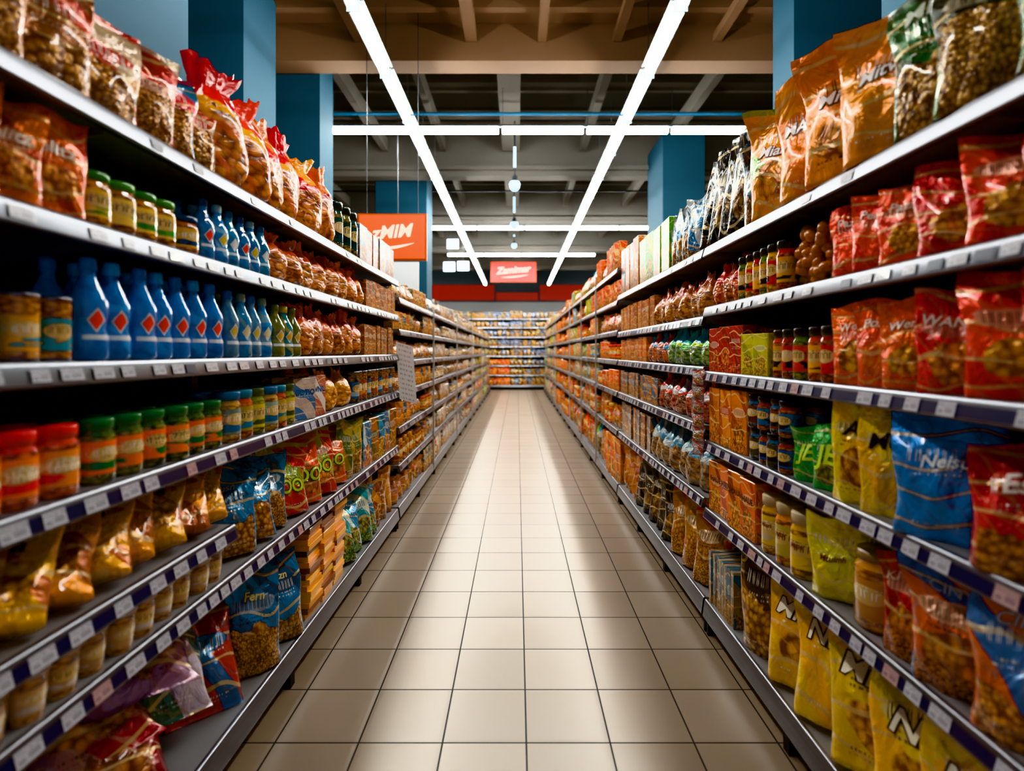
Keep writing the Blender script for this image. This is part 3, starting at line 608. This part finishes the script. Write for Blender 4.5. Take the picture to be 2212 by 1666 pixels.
# ------------------------------------------------------------ far run fill
def fill(name,side,levels,y0,y1,pals,hs):
    B=Builder()
    for z,H in levels:
        y=y0
        while y<y1-.12:
            ln=min(rng.uniform(.25,.7),y1-y); kind=rng.integers(6); pal=[rnd(pals) for _ in range(2)]
            h=H*rng.uniform(.72,.99)
            if ln<.2: break
            if kind<2: mk=lambda r,i:bag(.17,h*rng.uniform(.88,1),.08,pick(pal,i),hi=False,win=.3); pt,bk=.14,.07
            elif kind==2: mk=lambda r,i:gather(.16,h,pick(pal,i),hi=False,top=.6); pt,bk=.15,.1
            elif kind==3: mk=lambda r,i:jar(.045,h*.8,pick(pal,i),hi=False); pt,bk=.095,.055
            else:
                ww=rng.uniform(.07,.17); mk=lambda r,i:carton(ww,h,.08,pick(pal,i)); pt,bk=ww+.005,.05+rng.uniform(0,.03)
            row(B,side,z,y,y+ln,mk,pt,rows=1,back=bk,yaw=12,jit=4)
            y+=ln+.02
    return B.build(name)
def lv(Z,top): 
    Z=sorted(Z); return [(z,(Z[i+1]-z-.055) if i+1<len(Z) else top) for i,z in enumerate(Z)]
brown=[('b06c38','6c3818','b08048'),('c88440','8c4820','a87038'),('8c5028','c89050','905828'),('c8a878','a84c20','b08850'),('305c78','c8a060','906040')]
white=[('e0dcd8','8c8c90','b09878'),('c8c0b8','5c6c80','a08868'),('e8e4dc','a85838','b8a080'),('b8aca0','d0c8c0','907860'),('d0c8b8','3c5c78','a08060')]
orange=[('e8682c','e8c080','c87838'),('e87c38','b83818','c88848'),('f09450','d05020','c87840'),('dc4c28','d8b080','c06838'),('d88848','984020','c08848')]
fresh=[('c8b038','5c9838','a8a048'),('c8b090','c85c30','b09060'),('5c98b0','d0c8b8','a08868'),('c84c28','d8c8a8','b07840'),('88b040','d8d8c0','a0a050')]
fill('brown_pantry_packets',-1,lv(FL,.2),4.22,5.9,brown,.2)
fill('white_pantry_packets',-1,lv(FL,.2),5.95,11.5,white,.2)
fill('mixed_pantry_packets',-1,lv(FL,.2),11.5,18.3,white+fresh+brown[:2],.2)
fill('orange_snack_packets',1,lv(FR,.28),4.98,6.25,orange,.2)
fill('green_grocery_packets',1,lv(FR,.26),6.3,9.4,fresh+orange[:3],.2)
fill('orange_biscuit_packets',1,lv(FR,.2),9.45,12.9,orange,.2)
fill('mixed_grocery_packets',1,lv(FR,.2),12.95,18.3,fresh+white,.2)

BZ=[2.62,2.30,1.95,1.60,1.25,.9,.55,.173]
def back_unit():
    shelving('end_aisle_rack',1,-2.6,2.6,[(z,-2.6,2.6,'silver') for z in BZ],2.8,loc=(0,18.6,0),rz=math.pi/2)
    B=Builder(); dk=[('283858','c8a838','605040'),('b88818','283048','a08040'),('3868a0','908c88','a09080'),('283c68','607088','706050'),('384050','c09040','b07040')]
    og=[('e86c28','e0b050','c07830'),('cc3c20','d89040','b86030')]
    for z,H in lv(BZ,.3):
        y=-2.55
        while y<2.4:
            pal=[rnd(og if (z<1. and y>0) else dk) for _ in range(2)]; h=H*rng.uniform(.7,.95)
            row(B,1,z,y,y+.45,(lambda r,i:carton(.15,h,.1,pick(pal,i))) if rng.random()<.6 else (lambda r,i:bag(.17,h,.09,pick(pal,i),hi=False,win=.2)),.155,rows=1,yaw=0,back=.07,jit=3); y+=.47
    B.build('assorted_boxes',loc=(0,18.6,0),rz=math.pi/2)
back_unit()

# ------------------------------------------------------------ room shell
def floor_mat():
    g=G('floor_tiles_ceramic'); geo=g.t.nodes.new('ShaderNodeNewGeometry'); x,y,z=g.sep(geo.outputs['Position'])
    T=.3; fx=g.M('DIVIDE',g.M('SUBTRACT',x,.033),T); fy=g.M('DIVIDE',g.M('SUBTRACT',y,.105),T)
    def dist(a): 
        f=g.M('FRACT',a); return g.M('MINIMUM',f,g.M('SUBTRACT',1.,f))
    d=g.M('MINIMUM',dist(fx),dist(fy)); grout=g.inv(g.step(d,.0105,.003))
    wn=g.t.nodes.new('ShaderNodeTexWhiteNoise'); wn.noise_dimensions='2D'; g.put(wn.inputs['Vector'],g.comb(g.M('FLOOR',fx),g.M('FLOOR',fy),0.))
    n2=g.noise(geo.outputs['Position'],60.,3.)
    c=g.mix(g.M('MULTIPLY',wn.outputs['Value'],.8),L('928273'),L('a29283'))
    c=g.mix(g.M('MULTIPLY',n2,.08),c,(.2,.17,.15))
    g.set(Base_Color=g.mix(grout,c,(.01,.01,.014)),Roughness=g.M('ADD',.31,g.M('MULTIPLY',grout,.45)),IOR=1.62)
    pil=g.step(d,.03,.025); g.bump(pil,.2,.003)
    return g.m
def concrete(name,c1,c2):
    g=G(name); geo=g.t.nodes.new('ShaderNodeNewGeometry'); n=g.noise(geo.outputs['Position'],1.2,6.)
    g.set(Base_Color=g.mix(n,L(c1),L(c2)),Roughness=.8); return g.m
mfloor=floor_mat(); mceil=concrete('ceiling_paint','44423f','504d4a'); mbeam=concrete('beam_paint_tan','826650','8e725c'); mbeam2=concrete('beam_paint_grey','6a6762','76726d')
mwall=concrete('wall_paint','7c8890','8c98a0'); mcol=concrete('column_paint_teal','0f3a4e','154558')
def obj(name,boxes,mats):
    B=Builder()
    for b in boxes: B.box(*b)
    return B.build(name,mats)
obj('floor',[(-9,9,-2.5,28,-.1,0,0)],[mfloor])
obj('ceiling',[(-9,9,-2.5,28,6.0,6.15,0)],[mceil])
obj('wall_left',[(-9.15,-9,-2.5,28,-.1,6.15,0)],[mwall])
obj('wall_right',[(9,9.15,-2.5,28,-.1,6.15,0)],[mwall])
mred=plain('red_fascia','b02818',.4,em='c03018',es=.25); mwhite=plain('white_board','d8dce0',.4)
obj('wall_back',[(-9,9,28,28.15,-.1,6.15,0)],[mwall])
obj('trim_1',[(-5,-1.2,27.9,27.99,4.1,4.9,0),(1.2,5,27.9,27.99,4.1,4.9,0),(-5,5,27.9,27.99,3.5,4.0,1),(-1.1,1.1,27.9,27.99,4.1,4.5,0)],[mred,mwhite])
bx=[(-8.99,8.99,-2.4,6.4,5.35,5.55,0)]
for y in (5.9,5.2,4.2,3.0): bx.append((-8.99,8.99,y,y+.1,5.22,5.349,0))
obj('ceiling_soffit',bx,[mbeam])
obj('ceiling_beam',[(-8.98,8.98,6.401,6.7,4.9,5.99,0)],[mbeam])
for y in (10.6,14.6,18.6,22.6): obj('ceiling_beam',[(-8.98,8.98,y,y+.3,4.9,5.99,0),(-8.98,8.98,y-.1,y+.4,5.0,5.08,0)],[mbeam2])
for x,w in ((-4.6,.12),(-2.6,.12),(-1.45,.10),(-.12,.34),(1.3,.12),(2.9,.12),(4.8,.12)):
    obj('ceiling_joist',[(x-w/2,x+w/2,a,b,5.35,5.6,0) for a,b in ((6.71,10.48),(11.02,14.48),(15.02,18.48),(19.02,22.48))],[mbeam2])
for x,w in ((-3.2,.1),(-1.9,.1),(-.55,.14),(.3,.1),(1.2,.1),(2.4,.1)):
    obj('ceiling_joist',[(x-w/2,x+w/2,1.0,6.39,5.12,5.215,0)],[mbeam])
for y in (7.6,8.6,9.6,12.,13.4,16.,17.4): obj('ceiling_joist',[(-8.9,8.9,y,y+.08,5.62,5.75,0)],[mbeam2])
def tube(name,p0,p1,r,mat):
    cu=bpy.data.curves.new(name,'CURVE'); cu.dimensions='3D'; s=cu.splines.new('POLY'); s.points.add(1); s.points[0].co=(*p0,1); s.points[1].co=(*p1,1)
    cu.bevel_depth=r; cu.bevel_resolution=3; cu.materials.append(mat); ob=bpy.data.objects.new(name,cu); sc.collection.objects.link(ob); return ob
mpipe=plain('blue_pipe_paint','186084',.3); mrod=plain('rod_steel','50545a',.4,.6)
tube('ceiling_pipe',(-8.9,8.1,5.02),(8.9,8.1,5.02),.024,mpipe)
tube('ceiling_pipe',(-8.9,12.1,5.05),(8.9,12.1,5.05),.02,mrod)
cols_=[(-3.0,-2.1,2.5,3.4),(-3.1,-2.57,5.0,5.67),(-3.3,-2.49,6.72,7.2),(-2.93,-1.87,11.02,11.7),
       (2.3,3.2,2.3,3.36),(2.6,3.43,5.0,5.41),(2.6,3.35,9.5,10.58)]
for x0,x1,y0,y1 in cols_:
    obj('column',[(x0,x1,y0,y1,0,5.11 if y1<6.4 else 5.3,0),(x0-.02,x1+.02,y0-.02,y1+.02,0,.12,0)],[mcol])

# ------------------------------------------------------------ lights
mtube=plain('tube_diffuser','ffffff',.4,em='fcfcf4',es=66.); mhouse=plain('fixture_housing','5c6266',.4,.3)
XL=1.43
def strip_row(name,x0,y0,along,n,seg=1.14,gap=.06,ZL=4.4):
    B=Builder()
    for i in range(n):
        a=i*seg+gap/2; b=(i+1)*seg-gap/2
        if along=='y':
            B.box(x0-.042,x0+.042,y0+a,y0+b,ZL,ZL+.07,0); B.box(x0-.06,x0+.06,y0+a-.014,y0+a,ZL-.03,ZL+.08,1); B.box(x0-.025,x0+.025,y0+a-.03,y0+b+.03,ZL+.071,ZL+.12,1); B.box(x0-.09,x0+.09,y0+a,y0+b,ZL+.0705,ZL+.085,1)
            B.box(x0-.004,x0+.004,y0+a,y0+a+.008,ZL+.12,5.2,1)
        else:
            B.box(x0+a,x0+b,y0-.035,y0+.035,ZL,ZL+.06,0); B.box(x0+a,x0+b,y0-.07,y0+.07,ZL+.0705,ZL+.085,1); B.box(x0+a-.03,x0+b+.03,y0-.02,y0+.02,ZL+.086,ZL+.12,1)
            B.box(x0+a,x0+a+.008,y0-.004,y0+.004,ZL+.12,5.2,1)
    return B.build(name,[mtube,mhouse])
strip_row('ceiling_strip_light',-XL,2.35-1.14*1,'y',20)
strip_row('ceiling_strip_light',XL,2.35-1.14*1,'y',20)
for y,xa,n in ((7.67,-2.68,5),(13.7,-2.25,5),(17.5,-2.3,4)):
    strip_row('cross_strip_light',xa,y,'x',n,seg=(1.22),ZL=4.55)
mglow=plain('pendant_glass','ffffff',.3,em='b0e8ff',es=2.5)
def pendant(x,y,z,s=1.):
    p=bpy.data.objects.new('pendant_lamp',None); sc.collection.objects.link(p); p.location=(x,y,z)
    B=Builder(); B.add(lathe([(0,-.12*s,0),(.06*s,-.11*s,0),(.1*s,-.05*s,0),(.11*s,.02*s,0),(.09*s,.06*s,0),(.05*s,.07*s,1),(.05*s,.16*s,1),(.02*s,.2*s,1),(.012,.22*s,1),(.012,5.3-z,1),(0,5.3-z,1)],('ffffff',)*3,16),ground=False)
    o=B.build('shade_and_rod',[mglow,mrod]); o.parent=p
    B=Builder(); B.box(-.02,.02,-.02,.02,.3,.75*s,0); o=B.build('glass_tube',[mglow]); o.parent=p
pendant(-.04,9.0,4.22,.85); pendant(-.07,13.,4.5,.9); pendant(-.1,18.,5.0,.8)

# ------------------------------------------------------------ signs
def sign(name,x0,x1,y,z0,z1,mat,border,text,tcol,size,es=0,rods=True,sh=.3):
    p=bpy.data.objects.new(name,None); sc.collection.objects.link(p)
    B=Builder(); B.box(x0,x1,y,y+.04,z0,z1,0); B.box(x0-.02,x1+.02,y+.01,y+.05,z0-.02,z1+.02,1)
    if rods:
        for x in (x0+.08,x1-.08): B.box(x-.003,x+.003,y+.02,y+.026,z1+.02,5.3,2)
    o=B.build('panel',[mat,border,mrod]); o.parent=p
    v,f=textmesh(text,.03,sh); cx,cz=(x0+x1)/2,(z0+z1)/2
    c=L(tcol)
    B=Builder(); 
    rot=.08; X=v[:,0]*size; Z=v[:,1]*size
    P=np.c_[cx+X*math.cos(rot)-Z*math.sin(rot),np.full(len(v),y-.006),cz+.12*(z1-z0)+X*math.sin(rot)+Z*math.cos(rot)]
    B.add([Part(P,[(f,0,False)],np.zeros((len(v),2)),(c,c,c+[0]))],ground=False)
    t=np.linspace(0,1,14); w=.03*(z1-z0)*np.sin(t*math.pi)+.002
    xs=cx-.28*(x1-x0)+t*.62*(x1-x0); zs=cz-.28*(z1-z0)+.14*(z1-z0)*t*t
    P=np.r_[np.c_[xs,np.full(14,y-.006),zs-w],np.c_[xs,np.full(14,y-.006),zs+w]]
    B.add([Part(P,[(gridf(14,2),0,False)],np.zeros((28,2)),(c,c,c+[0]))],ground=False)
    o=B.build('lettering',[plain(name+'_ink',tcol,.5,em=tcol,es=es)]); o.parent=p
mor=plain('sign_orange','dc6000',.35,em='ff6c00',es=.3); morb=plain('sign_orange_edge','c05810',.4)
sign('hanging_orange_sign',-1.78,-1.04,6.0,2.45,2.94,mor,morb,'zMIM','fff4e0',.2,es=.6)
mor2=plain('sign_red_lit','c02c00',.35,em='ff3c00',es=.5)
sign('hanging_red_sign',-.97,.70,19.9,4.02,4.74,mor2,morb,'Zamimar','fff0d8',.34,es=3.)
B=Builder(); B.box(-1.95,-1.48,8.0,8.03,2.1,2.75,0); B.box(-1.8,-1.79,8.01,8.02,2.75,5.3,1); B.build('hanging_white_board',[mwhite,mrod])
B=Builder()
for x,z in ((-2.0,4.35),(-2.1,3.7),(-1.7,3.72)): B.box(x,x+.32,15.2,15.24,z,z+.26,0); B.box(x+.15,x+.16,15.21,15.22,z+.26,5.3,1)
B.build('hanging_light_panels',[plain('light_panel','ffffff',.4,em='e0f4ff',es=4.),mrod])
def promo():
    g=G('promo_print'); a=g.attr('puv'); u,v,r=g.sep(a.outputs['Vector'])
    ln=g.M('MULTIPLY',g.band(g.M('FRACT',g.M('MULTIPLY',v,12.)),.3,.7,.05),g.step(g.noise(g.comb(g.M('MULTIPLY',u,14.),g.M('FLOOR',g.M('MULTIPLY',v,12.)),0.),1.),.52,.05))
    m=g.M('MULTIPLY',g.M('MULTIPLY',ln,g.band(u,.12,.88)),.6)
    g.set(Base_Color=g.mix(m,(.92,.92,.92),g.mix(g.step(v,.6,.01),(.25,.1,.1),(.6,.04,.03))),Roughness=.4); return g.m
B=Builder()
for o in (0,.002): B.quad([(-.92,4.17+o,1.03),(-.79,4.19+o,.99),(-.82,4.19+o,1.44),(-.95,4.17+o,1.48)],0)
B.build('promotional_sheet',[promo()])

# ------------------------------------------------------------ world / camera
w=bpy.data.worlds.new('world'); sc.world=w; w.use_nodes=True
bg=w.node_tree.nodes['Background']; bg.inputs[0].default_value=(.85,.85,.9,1); bg.inputs[1].default_value=.35
cam=bpy.data.cameras.new('camera'); co=bpy.data.objects.new('camera',cam); sc.collection.objects.link(co)
co.location=(0,0,1.4); co.rotation_euler=(math.pi/2,0,0)
cam.sensor_width=36; cam.lens=36*1150/2212; cam.shift_x=-(1117-1106)/2212; cam.shift_y=-(833-760)/2212
cam.dof.use_dof=True; cam.dof.focus_distance=2.8; cam.dof.aperture_fstop=1.3
cam.clip_start=.02; cam.clip_end=100
sc.camera=co
vs=sc.view_settings
vs.view_transform='Khronos PBR Neutral'
for lk in ('Medium High Contrast','High Contrast'):
    try: vs.look=lk; print('look',lk); break
    except Exception as e: print(e)
vs.exposure=0.08
